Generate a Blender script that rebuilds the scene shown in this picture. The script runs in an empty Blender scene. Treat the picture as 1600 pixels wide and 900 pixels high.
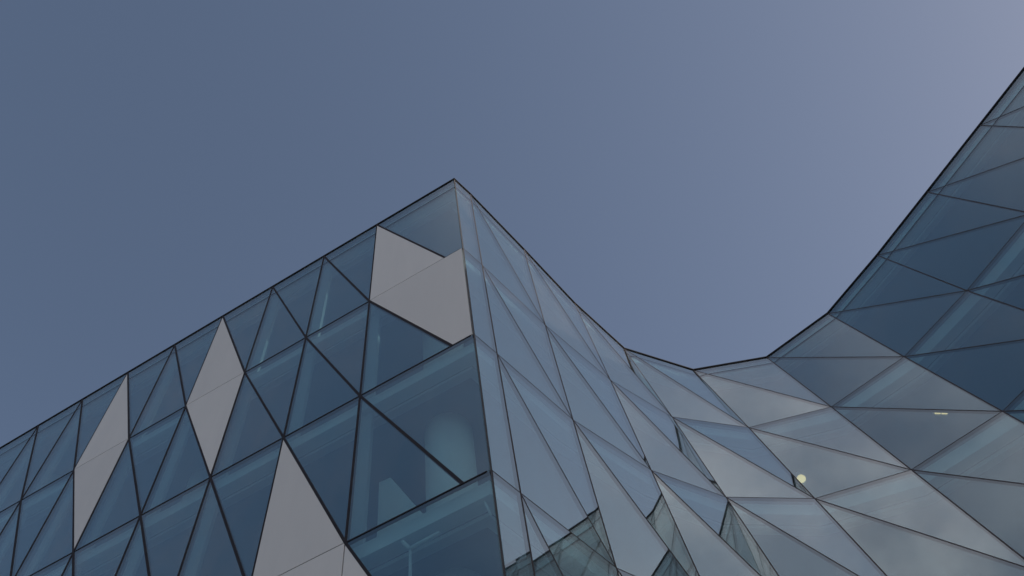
import bpy, bmesh, math, random
from mathutils import Vector, Matrix
random.seed(11)
rad = math.radians
SC = bpy.context.scene
COL = SC.collection

# ------------------------------------------------------------------ camera
# the frame is an off-centre crop: the optical axis meets it left of and below its middle (lens shift)
CAM_Z = 1.6
FOCAL, AXIS_X, AXIS_Y = 1742.67, 534.5, 625.0          # in pixels of a 1600 x 900 frame
RIGHT = Vector((0.84265, 0.53539, 0.05738))
UPV = Vector((0.46101, -0.77240, 0.43688))
FWD = Vector((-0.27823, 0.34168, 0.89769))
cam_data = bpy.data.cameras.new('camera')
cam_data.sensor_width = 36.0
cam_data.lens = 36.0 * FOCAL / 1600.0
cam_data.shift_x = (800.0 - AXIS_X) / 1600.0
cam_data.shift_y = (AXIS_Y - 450.0) / 1600.0
cam_data.clip_start = 0.05
cam_data.clip_end = 4000
cam = bpy.data.objects.new('camera', cam_data)
COL.objects.link(cam)
m = Matrix((RIGHT, UPV, -FWD)).transposed().to_4x4()
m.translation = Vector((0, 0, CAM_Z))
cam.matrix_world = m
SC.camera = cam

# ------------------------------------------------------------------ sky, sun, exposure
SUN_AZ, SUN_EL = 72.0, 26.0      # azimuth from +Y towards +X
world = bpy.data.worlds.new('World')
SC.world = world
world.use_nodes = True
wn = world.node_tree.nodes
wl = world.node_tree.links
wn.clear()
w_out = wn.new('ShaderNodeOutputWorld')
w_bg = wn.new('ShaderNodeBackground')
w_bg.inputs['Strength'].default_value = 0.10
sky = wn.new('ShaderNodeTexSky')
sky.sky_type = 'NISHITA'
sky.sun_disc = False
sky.sun_elevation = rad(SUN_EL)
sky.sun_rotation = rad(SUN_AZ)
sky.altitude = 100
sky.air_density = 1.0
sky.dust_density = 2.0
sky.ozone_density = 2.0


def wmath(op, a, b=None, clamp=False):
    n = wn.new('ShaderNodeMath')
    n.operation = op
    n.use_clamp = clamp
    for i, v in enumerate((a, b)):
        if v is None:
            continue
        if isinstance(v, (int, float)):
            n.inputs[i].default_value = v
        else:
            wl.new(v, n.inputs[i])
    return n.outputs[0]


# thin cloud bank that the right-hand panes mirror (right of and behind the camera, below 60 degrees)
tc = wn.new('ShaderNodeTexCoord')
nz = wn.new('ShaderNodeTexNoise')
nz.inputs['Scale'].default_value = 5.0
nz.inputs['Detail'].default_value = 7
nz.inputs['Roughness'].default_value = 0.56
mp = wn.new('ShaderNodeMapping')
mp.inputs['Scale'].default_value = (1.0, 1.0, 1.9)
mp.inputs['Location'].default_value = (3.7, 1.2, 0.4)
wl.new(tc.outputs['Generated'], mp.inputs['Vector'])
wl.new(mp.outputs['Vector'], nz.inputs['Vector'])
dot = wn.new('ShaderNodeVectorMath')
dot.operation = 'DOT_PRODUCT'
wl.new(tc.outputs['Generated'], dot.inputs[0])
caz, cel = rad(135), rad(43)
dot.inputs[1].default_value = (math.sin(caz) * math.cos(cel), math.cos(caz) * math.cos(cel), math.sin(cel))
mr = wn.new('ShaderNodeMapRange')
mr.interpolation_type = 'SMOOTHSTEP'
mr.inputs['From Min'].default_value = 0.67
mr.inputs['From Max'].default_value = 0.92
wl.new(dot.outputs['Value'], mr.inputs['Value'])
cl = wn.new('ShaderNodeMapRange')
cl.interpolation_type = 'SMOOTHSTEP'
cl.inputs['From Min'].default_value = 0.40
cl.inputs['From Max'].default_value = 0.66
wl.new(nz.outputs['Fac'], cl.inputs['Value'])
cov = wmath('MULTIPLY', mr.outputs[0], wmath('ADD', wmath('MULTIPLY', cl.outputs[0], 0.62), 0.36), True)
tint = wn.new('ShaderNodeMix')
tint.data_type = 'RGBA'
tint.blend_type = 'MULTIPLY'
tint.inputs['Factor'].default_value = 1.0
wl.new(sky.outputs['Color'], tint.inputs['A'])
tint.inputs['B'].default_value = (1.18, 1.03, 0.92, 1)
mixc = wn.new('ShaderNodeMix')
mixc.data_type = 'RGBA'
wl.new(cov, mixc.inputs['Factor'])
wl.new(tint.outputs['Result'], mixc.inputs['A'])
mixc.inputs['B'].default_value = (6.3, 5.35, 5.45, 1)
wl.new(mixc.outputs['Result'], w_bg.inputs['Color'])
wl.new(w_bg.outputs['Background'], w_out.inputs['Surface'])

sun_data = bpy.data.lights.new('sun', 'SUN')
sun_data.energy = 2.2
sun_data.angle = rad(0.6)
sun_data.color = (1.0, 0.95, 0.88)
sun = bpy.data.objects.new('sun', sun_data)
COL.objects.link(sun)
sv = Vector((math.sin(rad(SUN_AZ)) * math.cos(rad(SUN_EL)), math.cos(rad(SUN_AZ)) * math.cos(rad(SUN_EL)), math.sin(rad(SUN_EL))))
sun.rotation_euler = sv.to_track_quat('Z', 'Y').to_euler()
sun.location = sv * 200

SC.view_settings.view_transform = 'Standard'
SC.view_settings.look = 'None'
SC.view_settings.exposure = 0.5
SC.view_settings.gamma = 1.0
SC.view_settings.use_curve_mapping = False
SC.render.engine = 'CYCLES'
SC.cycles.max_bounces = 10
SC.cycles.glossy_bounces = 5
SC.cycles.transparent_max_bounces = 24
SC.cycles.use_denoising = True


# ------------------------------------------------------------------ materials
class Mat:
    def __init__(self, name):
        self.m = bpy.data.materials.new(name)
        self.m.use_nodes = True
        self.n = self.m.node_tree.nodes
        self.l = self.m.node_tree.links
        self.n.clear()
        self.out = self.n.new('ShaderNodeOutputMaterial')

    def node(self, t, **kw):
        n = self.n.new('ShaderNode' + t)
        for k, v in kw.items():
            setattr(n, k, v)
        return n

    def math(self, op, a, b=None, clamp=False):
        n = self.node('Math', operation=op, use_clamp=clamp)
        for i, v in enumerate((a, b)):
            if v is None:
                continue
            if isinstance(v, (int, float)):
                n.inputs[i].default_value = v
            else:
                self.l.new(v, n.inputs[i])
        return n.outputs[0]

    def noise(self, scale, detail=4, rough=0.5, stretch=(1, 1, 1), per_object=False):
        tc = self.node('TexCoord')
        mp = self.node('Mapping')
        mp.inputs['Scale'].default_value = stretch
        self.l.new(tc.outputs['Object'], mp.inputs['Vector'])
        if per_object:
            oi = self.node('ObjectInfo')
            self.l.new(self.math('MULTIPLY', oi.outputs['Random'], 60.0), mp.inputs['Location'])
        nz = self.node('TexNoise')
        nz.inputs['Scale'].default_value = scale
        nz.inputs['Detail'].default_value = detail
        nz.inputs['Roughness'].default_value = rough
        self.l.new(mp.outputs['Vector'], nz.inputs['Vector'])
        return nz.outputs['Fac']

    def ramp(self, fac, lo, hi, p0=0.3, p1=0.7):
        r = self.node('ValToRGB')
        r.color_ramp.elements[0].position = p0
        r.color_ramp.elements[1].position = p1
        r.color_ramp.elements[0].color = (*lo, 1)
        r.color_ramp.elements[1].color = (*hi, 1)
        self.l.new(fac, r.inputs['Fac'])
        return r.outputs['Color']


def surface(name, lo, hi, rough=0.6, scale=3.0, metallic=0.0, bump=0.0, bscale=40.0, per_object=True, stretch=(1, 1, 1), spec=0.5):
    M = Mat(name)
    b = M.node('BsdfPrincipled')
    f = M.noise(scale, 5, 0.6, stretch, per_object)
    M.l.new(M.ramp(f, lo, hi), b.inputs['Base Color'])
    b.inputs['Roughness'].default_value = rough
    b.inputs['Metallic'].default_value = metallic
    b.inputs['Specular IOR Level'].default_value = spec
    if bump:
        bp = M.node('Bump')
        bp.inputs['Strength'].default_value = bump
        bp.inputs['Distance'].default_value = 0.01
        M.l.new(M.noise(bscale, 3), bp.inputs['Height'])
        M.l.new(bp.outputs['Normal'], b.inputs['Normal'])
    M.l.new(b.outputs['BSDF'], M.out.inputs['Surface'])
    return M.m


def glass(name, tint, r0, dust_haze=0.03):
    """Coated facade glass: a mirror-like layer that grows towards grazing angles over a tinted clear pane, with a thin dusty film whose pinkish tone also paints in mirrored haze."""
    M = Mat(name)
    lw = M.node('LayerWeight')
    lw.inputs['Blend'].default_value = 0.5
    p = M.math('POWER', lw.outputs['Facing'], 3.6)
    fac = M.math('ADD', M.math('MULTIPLY', p, 1 - r0), r0, True)
    bp = M.node('Bump')
    bp.inputs['Strength'].default_value = 0.11
    bp.inputs['Distance'].default_value = 0.012
    M.l.new(M.noise(0.55, 1, 0.4, (1, 1, 1), True), bp.inputs['Height'])
    gl = M.node('BsdfGlossy')
    gl.inputs['Roughness'].default_value = 0.012
    coat = M.node('Mix', data_type='RGBA')
    coat.inputs['A'].default_value = (0.62, 0.88, 1.0, 1)
    coat.inputs['B'].default_value = (0.97, 1.0, 0.955, 1)
    M.l.new(M.math('POWER', lw.outputs['Facing'], 1.6), coat.inputs['Factor'])
    M.l.new(coat.outputs['Result'], gl.inputs['Color'])
    M.l.new(bp.outputs['Normal'], gl.inputs['Normal'])
    tr = M.node('BsdfTransparent')
    tr.inputs['Color'].default_value = (*tint, 1)
    mx = M.node('MixShader')
    M.l.new(fac, mx.inputs[0])
    M.l.new(tr.outputs[0], mx.inputs[1])
    M.l.new(gl.outputs[0], mx.inputs[2])
    df = M.node('BsdfDiffuse')
    df.inputs['Color'].default_value = (0.50, 0.45, 0.44, 1)  # pinkish grey of the dusty film, also painting in mirrored haze
    streak = M.noise(2.2, 6, 0.62, (1.0, 1.0, 0.35), True)
    r = M.node('MapRange')
    r.inputs['From Min'].default_value = 0.35
    r.inputs['From Max'].default_value = 0.8
    r.inputs['To Min'].default_value = dust_haze * 0.35
    r.inputs['To Max'].default_value = dust_haze * 2.0
    M.l.new(streak, r.inputs['Value'])
    mx2 = M.node('MixShader')
    oi = M.node('ObjectInfo')
    M.l.new(M.math('MULTIPLY', r.outputs[0], M.math('ADD', M.math('MULTIPLY', oi.outputs['Random'], 1.5), 0.25)), mx2.inputs[0])  # film differs per pane, in place of varied sky reflections
    M.l.new(mx.outputs[0], mx2.inputs[1])
    M.l.new(df.outputs[0], mx2.inputs[2])
    M.l.new(mx2.outputs[0], M.out.inputs['Surface'])
    return M.m


def cladding():
    """Coated white sheet: each sheet a slightly different tone, faint run marks, a soft sheen."""
    M = Mat('white_cladding')
    b = M.node('BsdfPrincipled')
    runs = M.ramp(M.noise(3.0, 6, 0.65, (1.0, 1.0, 0.12), True), (0.540, 0.552, 0.545), (0.580, 0.590, 0.578), 0.25, 0.75)
    oi = M.node('ObjectInfo')
    tone = M.math('ADD', M.math('MULTIPLY', oi.outputs['Random'], 0.09), 0.95)
    mul = M.node('VectorMath', operation='SCALE')
    M.l.new(runs, mul.inputs[0])
    M.l.new(tone, mul.inputs['Scale'])
    M.l.new(mul.outputs[0], b.inputs['Base Color'])
    b.inputs['Roughness'].default_value = 0.38
    bp = M.node('Bump')
    bp.inputs['Strength'].default_value = 0.06
    bp.inputs['Distance'].default_value = 0.02
    M.l.new(M.noise(0.8, 2, 0.5, (1, 1, 1), True), bp.inputs['Height'])
    M.l.new(bp.outputs['Normal'], b.inputs['Normal'])
    M.l.new(b.outputs['BSDF'], M.out.inputs['Surface'])
    return M.m


MAT = {
    'glass': glass('facade_glass', (0.74, 0.89, 0.91), 0.165, 0.034),
    'white': cladding(),
    'mullion': surface('mullion_metal', (0.018, 0.017, 0.022), (0.028, 0.026, 0.031), 0.7, 6.0, spec=0.12),
    'gasket': surface('gasket_rubber', (0.045, 0.040, 0.044), (0.065, 0.057, 0.06), 0.7, 5.0, spec=0.2),
    'coping': surface('coping_metal', (0.015, 0.015, 0.019), (0.024, 0.023, 0.027), 0.6, 3.0, spec=0.2),
    'post': surface('corner_metal', (0.055, 0.054, 0.06), (0.07, 0.068, 0.074), 0.7, 3.0, spec=0.2),
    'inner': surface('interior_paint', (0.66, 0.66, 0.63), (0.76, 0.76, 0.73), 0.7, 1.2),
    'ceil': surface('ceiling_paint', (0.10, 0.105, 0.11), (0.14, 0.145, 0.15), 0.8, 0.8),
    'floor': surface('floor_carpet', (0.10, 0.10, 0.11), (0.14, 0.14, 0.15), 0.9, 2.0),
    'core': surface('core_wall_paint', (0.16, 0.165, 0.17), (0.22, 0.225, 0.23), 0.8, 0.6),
    'spandrel': surface('spandrel_panel', (0.58, 0.59, 0.58), (0.66, 0.67, 0.66), 0.6, 1.5),
    'post_paint': surface('inner_post_paint', (0.36, 0.365, 0.36), (0.42, 0.425, 0.42), 0.7, 1.2),
    'pipe': surface('pipe_paint', (0.60, 0.61, 0.60), (0.70, 0.70, 0.69), 0.5, 4.0),
    'stone': surface('plinth_stone', (0.16, 0.155, 0.15), (0.24, 0.23, 0.22), 0.7, 4.0, bump=0.2),
    'paving': surface('plaza_paving', (0.24, 0.235, 0.23), (0.33, 0.32, 0.31), 0.85, 1.4, bump=0.2),
    'rear': surface('rear_render', (0.40, 0.39, 0.38), (0.47, 0.46, 0.45), 0.85, 0.6),
}


def emit(name, col, s):
    M = Mat(name)
    e = M.node('Emission')
    e.inputs['Color'].default_value = (*col, 1)
    e.inputs['Strength'].default_value = s
    M.l.new(e.outputs[0], M.out.inputs['Surface'])
    return M.m


MAT['lamp'] = emit('lamp_glow', (1.0, 0.64, 0.27), 1.15)


# ------------------------------------------------------------------ helpers
def link(name, bm, mat, parent=None, smooth=False):
    bmesh.ops.recalc_face_normals(bm, faces=bm.faces[:])
    me = bpy.data.meshes.new(name)
    bm.to_mesh(me)
    bm.free()
    if smooth:
        me.polygons.foreach_set('use_smooth', [True] * len(me.polygons))
    me.materials.append(MAT[mat])
    o = bpy.data.objects.new(name, me)
    COL.objects.link(o)
    if parent is not None:
        o.parent = parent
    return o


def prism_into(bm, front, back):
    f = [bm.verts.new(p) for p in front]
    b = [bm.verts.new(p) for p in back]
    n = len(f)
    bm.faces.new(f)
    bm.faces.new(b[::-1])
    for i in range(n):
        bm.faces.new((f[i], b[i], b[(i + 1) % n], f[(i + 1) % n]))


def poly_normal(pts, toward):
    n = Vector((0, 0, 0))
    for i in range(len(pts)):
        a, b = pts[i], pts[(i + 1) % len(pts)]
        n += a.cross(b)
    n.normalize()
    c = sum(pts, Vector()) / len(pts)
    if n.dot(toward - c) < 0:
        n = -n
    return n


def inset(pts, n, d):
    out = []
    k = len(pts)
    for i in range(k):
        p, q, r = pts[i - 1], pts[i], pts[(i + 1) % k]
        e1 = (q - p).normalized()
        e2 = (r - q).normalized()
        c = sum(pts, Vector()) / k
        n1 = n.cross(e1).normalized()
        if n1.dot(c - q) < 0:
            n1 = -n1
        n2 = n.cross(e2).normalized()
        if n2.dot(c - q) < 0:
            n2 = -n2
        bis = n1 + n2
        out.append(q + bis * (d / max(0.12, 1 + n1.dot(n2))))
    return out


OUTSIDE = Vector((0, 0, 10))


def panel_into(bm, pts, gap, thick, proud=0.0, normal=None):
    n = normal or poly_normal(pts, OUTSIDE)
    p = inset(pts, n, gap)
    prism_into(bm, [q + n * proud for q in p], [q + n * (proud - thick) for q in p])


def bar_into(bm, a, b, n, w, front, back):
    """bar from a to b, w wide, from `front` metres in front of to `back` metres behind the line along normal n"""
    d = (b - a).normalized()
    n = (n - d * n.dot(d)).normalized()
    s = d.cross(n) * (w / 2)
    A = [a + s + n * front, a - s + n * front, a - s - n * back, a + s - n * back]
    B = [p + (b - a) for p in A]
    prism_into(bm, A, B)


def box_into(bm, lo, hi):
    x0, y0, z0 = lo
    x1, y1, z1 = hi
    prism_into(bm, [Vector((x0, y0, z0)), Vector((x1, y0, z0)), Vector((x1, y1, z0)), Vector((x0, y1, z0))],
               [Vector((x0, y0, z1)), Vector((x1, y0, z1)), Vector((x1, y1, z1)), Vector((x0, y1, z1))])


def tube_into(bm, a, b, r, seg=12, r2=None):
    d = (b - a).normalized()
    u = d.orthogonal().normalized()
    v = d.cross(u)
    r2 = r if r2 is None else r2
    ring = [(math.cos(2 * math.pi * i / seg), math.sin(2 * math.pi * i / seg)) for i in range(seg)]
    prism_into(bm, [a + (u * c + v * s) * r for c, s in ring], [b + (u * c + v * s) * r2 for c, s in ring])


def tag(o, label=None, cat=None, group=None, kind=None):
    for k, v in (('label', label), ('category', cat), ('group', group), ('kind', kind)):
        if v:
            o[k] = v
    return o


# ------------------------------------------------------------------ ground
bm = bmesh.new()
box_into(bm, (-1500, -1500, -0.5), (1500, 1500, 0.0))
tag(link('ground', bm, 'paving'), kind='structure')

# ------------------------------------------------------------------ building
bld = bpy.data.objects.new('office_building', None)
COL.objects.link(bld)
bld.location = (0, 0, 0)
tag(bld, 'faceted glass office building with triangular panes, white panels and a concave inner corner', 'building')

Z = [CAM_Z + v for v in (23.80, 19.107, 15.117, 11.107, 7.10, 3.09, -0.92)]
NR = 6                        # rows of panes
WALL_Y = 5.834
CX = -2.46                    # corner of the two facades
COL0, STEP = -4.415, 1.391
NCOL = 13


def lx(i):
    if i == -1:
        return -2.824         # the cell next to the corner is wider
    return COL0 - STEP * i


# plan positions of the facade nodes of the concave side, row by row
A = [(-2.46, 5.834), (-2.326, 6.305), (-1.938, 8.000), (-1.571, 9.706), (-1.117, 11.278), (-0.010, 12.569), (1.532, 13.125),
     (3.099, 12.816), (4.509, 12.083), (5.893, 11.288), (7.272, 10.493)]
B = [(-2.46, 5.834), (-2.325, 6.292), (-1.910, 7.890), (-1.399, 9.486), (-0.756, 10.767), (0.369, 11.700), (1.837, 12.069),
     (3.327, 11.775), (4.695, 11.114)]
C = [(-2.46, 5.834), (-2.322, 6.284), (-1.877, 7.815), (-1.257, 9.190), (-0.489, 10.195), (0.653, 10.898), (2.066, 11.144),
     (3.522, 10.866), (4.885, 10.205)]
NB = 20                       # last node index along the concave side


def extend(row, n):
    row = [Vector(p) for p in row]
    while len(row) < n + 1:
        row.append(row[-1] + Vector((1.380, -0.796)))
    return row


ROWS2 = [extend(A, NB), extend(B, NB), extend(C, NB)]
for k in range(3, NR + 1):
    p, q = ROWS2[k - 1], ROWS2[k - 2]
    f = 1.0 if k == 3 else 0.85
    ROWS2.append([p[i] + (p[i] - q[i]) * f for i in range(NB + 1)])
NODE = [[Vector((p.x, p.y, Z[k])) for p in row] for k, row in enumerate(ROWS2)]


def lnode(r, i):
    return Vector((lx(i), WALL_Y, Z[r]))


LN = Vector((0, -1, 0))       # outward normal of the straight facade
GAP = 0.007
WHITE = {('L', 3, 0), ('U', 3, 1), ('L', 5, 0), ('U', 5, 1), ('L', 0, 0), ('U', 0, 1), ('L', 1, 2), ('U', 1, 3), ('L', 0, 3),
         ('L', 8, 1), ('U', 8, 2), ('L', 4, 3), ('U', 10, 1), ('L', 10, 0), ('L', 7, 3), ('U', 4, 4), ('L', 12, 2)}
low_bm = bmesh.new()          # panes of the lowest row, out of view


def add_panel(pts, white, low, n=None):
    if low and not white:
        panel_into(low_bm, pts, GAP, 0.026, 0.0, n)
        return
    b = bmesh.new()
    if white:
        panel_into(b, pts, 0.010, 0.06, 0.008, n)
        link('cladding_panel', b, 'white', bld)
    else:
        panel_into(b, pts, GAP, 0.026, 0.0, n)
        link('pane', b, 'glass', bld)


def bar(name, a, b_, n, w, front, back, mat='mullion'):
    b = bmesh.new()
    bar_into(b, a, b_, n, w, front, back)
    return link(name, b, mat, bld)


# straight facade: right triangles on a regular grid
for r in range(NR):
    for i in range(NCOL + 1):
        tl, bl = lnode(r, i), lnode(r + 1, i)
        tr, br = lnode(r, i - 1), lnode(r + 1, i - 1)
        add_panel([tl, bl, br], ('L', i, r) in WHITE, r >= 4, LN)
        if i == 0:            # the last cell runs on to the corner
            up = [tl, br, Vector((CX - 0.012, WALL_Y, Z[r + 1])), Vector((CX - 0.012, WALL_Y, Z[r]))]
        else:
            up = [tl, br, tr]
        add_panel(up, ('U', i, r) in WHITE, r >= 4, LN)
        wl_, wu = ('L', i, r) in WHITE, ('U', i, r) in WHITE
        if not (wl_ and ('U', i + 1, r) in WHITE):
            bar('mullion', tl, bl, LN, 0.031, 0.008, 0.05)
        if not (wl_ and wu):
            bar('brace', tl, br, LN, 0.040, 0.0095, 0.055)
        if r > 0:
            if not (('L', i, r - 1) in WHITE and wu):
                bar('transom', tl, tr, LN, 0.022, 0.0075, 0.05)
            if i == 0 and not (('U', 0, r - 1) in WHITE and wu):
                bar('transom', tr, Vector((CX - 0.05, WALL_Y, Z[r])), LN, 0.022, 0.0075, 0.05)

# concave facade
for r in range(NR):
    for i in range(NB):
        tl, tr, bl, br = NODE[r][i], NODE[r][i + 1], NODE[r + 1][i], NODE[r + 1][i + 1]
        if i == 0:
            add_panel([tl + (tr - tl).normalized() * 0.020, bl + (br - bl).normalized() * 0.020, br, tr], False, r >= 4)
            n1 = n2 = poly_normal([tl, bl, br], OUTSIDE)
        else:
            n1 = poly_normal([tl, bl, br], OUTSIDE)
            n2 = poly_normal([tl, br, tr], OUTSIDE)
            add_panel([tl, bl, br], False, r >= 4)
            add_panel([tl, br, tr], False, r >= 4)
            bar('brace', tl, br, n1 + n2, 0.016, 0.003, 0.06, 'gasket')
        if i > 0:
            n0 = poly_normal([NODE[r][i - 1], NODE[r][i], NODE[r + 1][i]], OUTSIDE)
            bar('mullion', tl, bl, n0 + n1, 0.019, 0.004, 0.06, 'gasket')
        if r > 0:
            nu = poly_normal([NODE[r - 1][i], tl, tr], OUTSIDE)
            bar('transom', tl, tr, n2 + nu, 0.016, 0.002, 0.05, 'gasket')
tag(link('pane_field', low_bm, 'glass', bld), kind='stuff')

# corner post and end post
b = bmesh.new()
pts = [Vector((CX - 0.010, WALL_Y + 0.002, Z[NR])), Vector((CX, WALL_Y - 0.003, Z[NR])), Vector((CX + 0.005, WALL_Y + 0.022, Z[NR])), Vector((CX - 0.010, WALL_Y + 0.022, Z[NR]))]
prism_into(b, pts, [p + Vector((0, 0, Z[0] - Z[NR])) for p in pts])
link('corner_post', b, 'post', bld)


# ---- coping along the roof edge
def offset_line(pts, d):
    """plan polyline offset to the building's inside by d"""
    out = []
    for i, p in enumerate(pts):
        ds = []
        if i > 0:
            ds.append((p - pts[i - 1]).normalized())
        if i < len(pts) - 1:
            ds.append((pts[i + 1] - p).normalized())
        ns = [Vector((-e.y, e.x)) for e in ds]
        s = sum(ns, Vector((0, 0)))
        if len(ns) == 2:
            s = s / max(0.25, 1 + ns[0].dot(ns[1]))
        out.append(p + s * d)
    return out


def outline(k):
    return [Vector((lx(NCOL), WALL_Y)), Vector((CX, WALL_Y))] + ROWS2[k][1:]


def to3(p, z):
    return Vector((p.x, p.y, z))


o_out = offset_line(outline(0), -0.020)
o_in = offset_line(outline(0), 0.60)
for i in range(len(o_out) - 1):
    b = bmesh.new()
    q = [o_out[i], o_out[i + 1], o_in[i + 1], o_in[i]]
    prism_into(b, [to3(p, Z[0] + 0.004) for p in q], [to3(p, Z[0] + 0.038) for p in q])
    link('coping', b, 'coping', bld)

# ---- thin joint rail in the glass below the coping
RT = 0.125
rl = []
for i in range(-1, NCOL):
    rl.append((lnode(0, i + 1), lnode(0, i), LN))
rail_lines = [(p + Vector((0, 0, -RT * (Z[0] - Z[1]))), (q if i else Vector((CX - 0.02, WALL_Y, Z[0]))) + Vector((0, 0, -RT * (Z[0] - Z[1]))), n)
              for i, (p, q, n) in enumerate(rl)]
for i in range(NB):
    a0, a1, b0, b1 = NODE[0][i], NODE[0][i + 1], NODE[1][i], NODE[1][i + 1]
    p, mid, q = a0.lerp(b0, RT), a0.lerp(b1, RT), a1.lerp(b1, RT)
    rail_lines.append((p, mid, poly_normal([a0, b0, b1], OUTSIDE)))
    rail_lines.append((mid, q, poly_normal([a0, b1, a1], OUTSIDE)))
for p, q, n in rail_lines:
    bar('parapet_rail', p, q, n, 0.024, 0.0015, 0.03)

# ---- floors, edge beams, ceilings
REAR = [Vector((26.0, 8.0)), Vector((26.0, 34.0)), Vector((lx(NCOL), 34.0))]
for k in range(NR + 1):
    src = outline(k)
    line = offset_line(src, 0.302)
    line[0].x = lx(NCOL)
    ring = line + REAR
    b = bmesh.new()
    top = Z[k] + (0.0 if k else -0.02)
    prism_into(b, [to3(p, top - 0.30) for p in ring], [to3(p, top) for p in ring])
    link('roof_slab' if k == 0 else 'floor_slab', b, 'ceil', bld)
    if k < NR:
        f0, f1, f2 = offset_line(src, 0.115), offset_line(src, 0.30), offset_line(src, 0.42)
        for i in range(len(f1) - 1):
            b = bmesh.new()
            q = [f0[i], f0[i + 1], f1[i + 1], f1[i]]
            prism_into(b, [to3(p, Z[k] - 0.297) for p in q], [to3(p, top - 0.002) for p in q])
            link('slab_edge', b, 'spandrel', bld)
            b = bmesh.new()
            q = [f1[i], f1[i + 1], f2[i + 1], f2[i]]
            prism_into(b, [to3(p, Z[k] - 0.40) for p in q], [to3(p, Z[k] - 0.323) for p in q])
            link('edge_beam', b, 'post_paint', bld)

# ---- white posts behind the straight facade, one behind every mullion
for r in range(NR):
    for i in range(NCOL + 1):
        b = bmesh.new()
        x = lx(i)
        box_into(b, (x - 0.11, WALL_Y + 0.19, Z[r + 1] + 0.002), (x + 0.11, WALL_Y + 0.255, Z[r] - 0.299))
        link('inner_post', b, 'post_paint', bld)

# ---- core wall, set back from the facade
for k in range(NR):
    cw = [Vector((lx(NCOL), WALL_Y + 5)), Vector((-6.6, WALL_Y + 5)), Vector((-5.6, 15.0)), Vector((1.6, 18.5)), Vector((9.0, 16.5)), Vector((24.0, 7.0))]
    for i in range(len(cw) - 1):
        b = bmesh.new()
        bar_into(b, to3(cw[i], (Z[k] + Z[k + 1]) / 2), to3(cw[i + 1], (Z[k] + Z[k + 1]) / 2), Vector((0, 0, 1)), 0.2,
                 (Z[k] - Z[k + 1]) / 2 - 0.31, (Z[k] - Z[k + 1]) / 2 - 0.003)
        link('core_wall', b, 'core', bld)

# ---- rear and end walls, plinth
for a_, b_ in ((REAR[0], REAR[1]), (REAR[1], REAR[2]), (REAR[2], Vector((lx(NCOL), WALL_Y))), (Vector((ROWS2[0][NB].x + 0.3, ROWS2[0][NB].y)), REAR[0])):
    b = bmesh.new()
    a3, b3 = to3(a_, Z[0] / 2), to3(b_, Z[0] / 2)
    bar_into(b, a3, b3, Vector((0, 0, 1)), 0.3, Z[0] / 2 - 0.4, Z[0] / 2 - 0.002)
    link('rear_wall', b, 'rear', bld)
pl = offset_line(outline(NR), 0.10)
pi_ = offset_line(outline(NR), 0.60)
for i in range(len(pl) - 1):
    b = bmesh.new()
    q = [pl[i], pl[i + 1], pi_[i + 1], pi_[i]]
    prism_into(b, [to3(p, 0.001) for p in q], [to3(p, Z[NR] - 0.301) for p in q])
    link('plinth', b, 'stone', bld)


# ------------------------------------------------------------------ what shows behind the corner panes
def column(x, y, k, r=0.36):
    b = bmesh.new()
    tube_into(b, Vector((x, y, Z[k + 1] + 0.002)), Vector((x, y, Z[k] - 0.302)), r, 28)
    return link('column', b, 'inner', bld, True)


for k in range(NR):
    if k:                     # top-floor corner column left out, it caught too much sunlight
        column(-3.526, WALL_Y + 1.10, k)
    for i in range(3):
        column(-3.526 - 5.564 * (i + 1), WALL_Y + 1.5, k)

# white stub wall with a slanting edge, standing behind the big corner pane
b = bmesh.new()
y0, y1 = WALL_Y + 0.70, WALL_Y + 0.82
pr = [(-4.44, 0.002), (-3.60, 0.002), (-3.60, 0.66), (-4.27, 2.47), (-4.46, 2.50)]
prism_into(b, [Vector((x, y0, Z[3] + z)) for x, z in pr], [Vector((x, y1, Z[3] + z)) for x, z in pr])
link('partition', b, 'inner', bld)

# thin pipes under the ceiling of the lowest floor in view
def pipe(pts, r):
    b = bmesh.new()
    for p, q in zip(pts[:-1], pts[1:]):
        tube_into(b, Vector(p), Vector(q), r, 10)
    link('pipe', b, 'pipe', bld, True)


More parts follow.
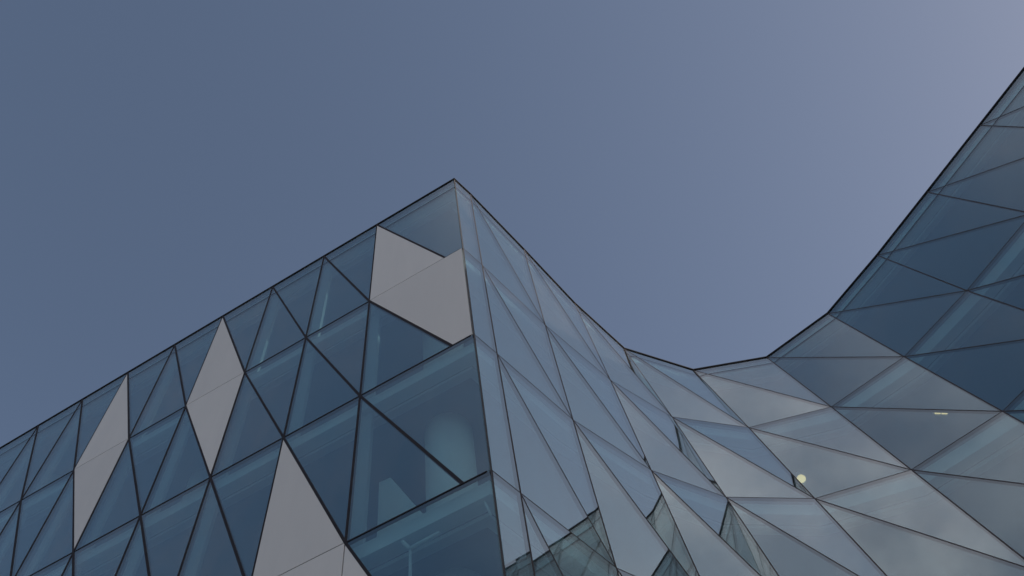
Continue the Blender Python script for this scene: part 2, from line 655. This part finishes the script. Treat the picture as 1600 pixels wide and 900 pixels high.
py = WALL_Y + 0.17
pipe([(-3.29, py, Z[3] - 0.24), (-2.655, py, Z[3] - 0.29), (-2.60, py, Z[3] - 0.62)], 0.014)
pipe([(-3.76, py, Z[3] - 0.20), (-3.63, py, Z[3] - 0.51), (-3.24, py, Z[3] - 0.48)], 0.028)
pipe([(-3.63, py + 0.01, Z[3] - 0.52), (-3.63, py + 0.01, Z[3] - 1.9)], 0.018)

# ------------------------------------------------------------------ lamps inside
def lamp_globe(loc, r, label):
    t = bpy.data.objects.new('ceiling_lamp', None)
    COL.objects.link(t)
    t.location = loc
    tag(t, label, 'lamp')
    b = bmesh.new()
    bmesh.ops.create_uvsphere(b, u_segments=20, v_segments=12, radius=r)
    link('globe', b, 'lamp', t, True)
    b = bmesh.new()
    tube_into(b, Vector((0, 0, r * 0.9)), Vector((0, 0, r + 0.12)), r * 0.5, 14)
    link('cap', b, 'pipe', t)
    return t


def lamp_strip(loc, rz, label):
    t = bpy.data.objects.new('strip_lamp', None)
    COL.objects.link(t)
    t.location = loc
    t.rotation_euler = (0, 0, rz)
    tag(t, label, 'lamp')
    b = bmesh.new()
    box_into(b, (-0.13, -0.03, 0.0), (0.13, 0.03, 0.05))
    link('housing', b, 'pipe', t)
    for s in (-1, 1):
        b = bmesh.new()
        tube_into(b, Vector((s * 0.06 - 0.045, 0, -0.014)), Vector((s * 0.06 + 0.045, 0, -0.014)), 0.020, 10)
        link('tube', b, 'lamp', t)
    return t


def pix(x, y):
    """view ray through a point of the photograph, used to locate the two lamps on their ceilings"""
    v = RIGHT * (x - AXIS_X) - UPV * (y - AXIS_Y) + FWD * FOCAL
    return v


v = pix(1252, 748)
zc = Z[1] - 0.30 - 0.22
lamp_globe(Vector((0, 0, CAM_Z)) + v * ((zc - CAM_Z) / v.z), 0.08, 'round yellowish globe lamp glowing behind the glass in the concave corner')
v = pix(1470, 645)
zc = Z[1] - 0.30 - 0.082
lamp_strip(Vector((0, 0, CAM_Z)) + v * ((zc - CAM_Z) / v.z), rad(32), 'small twin tube strip lamp glowing under the ceiling behind dark glass')
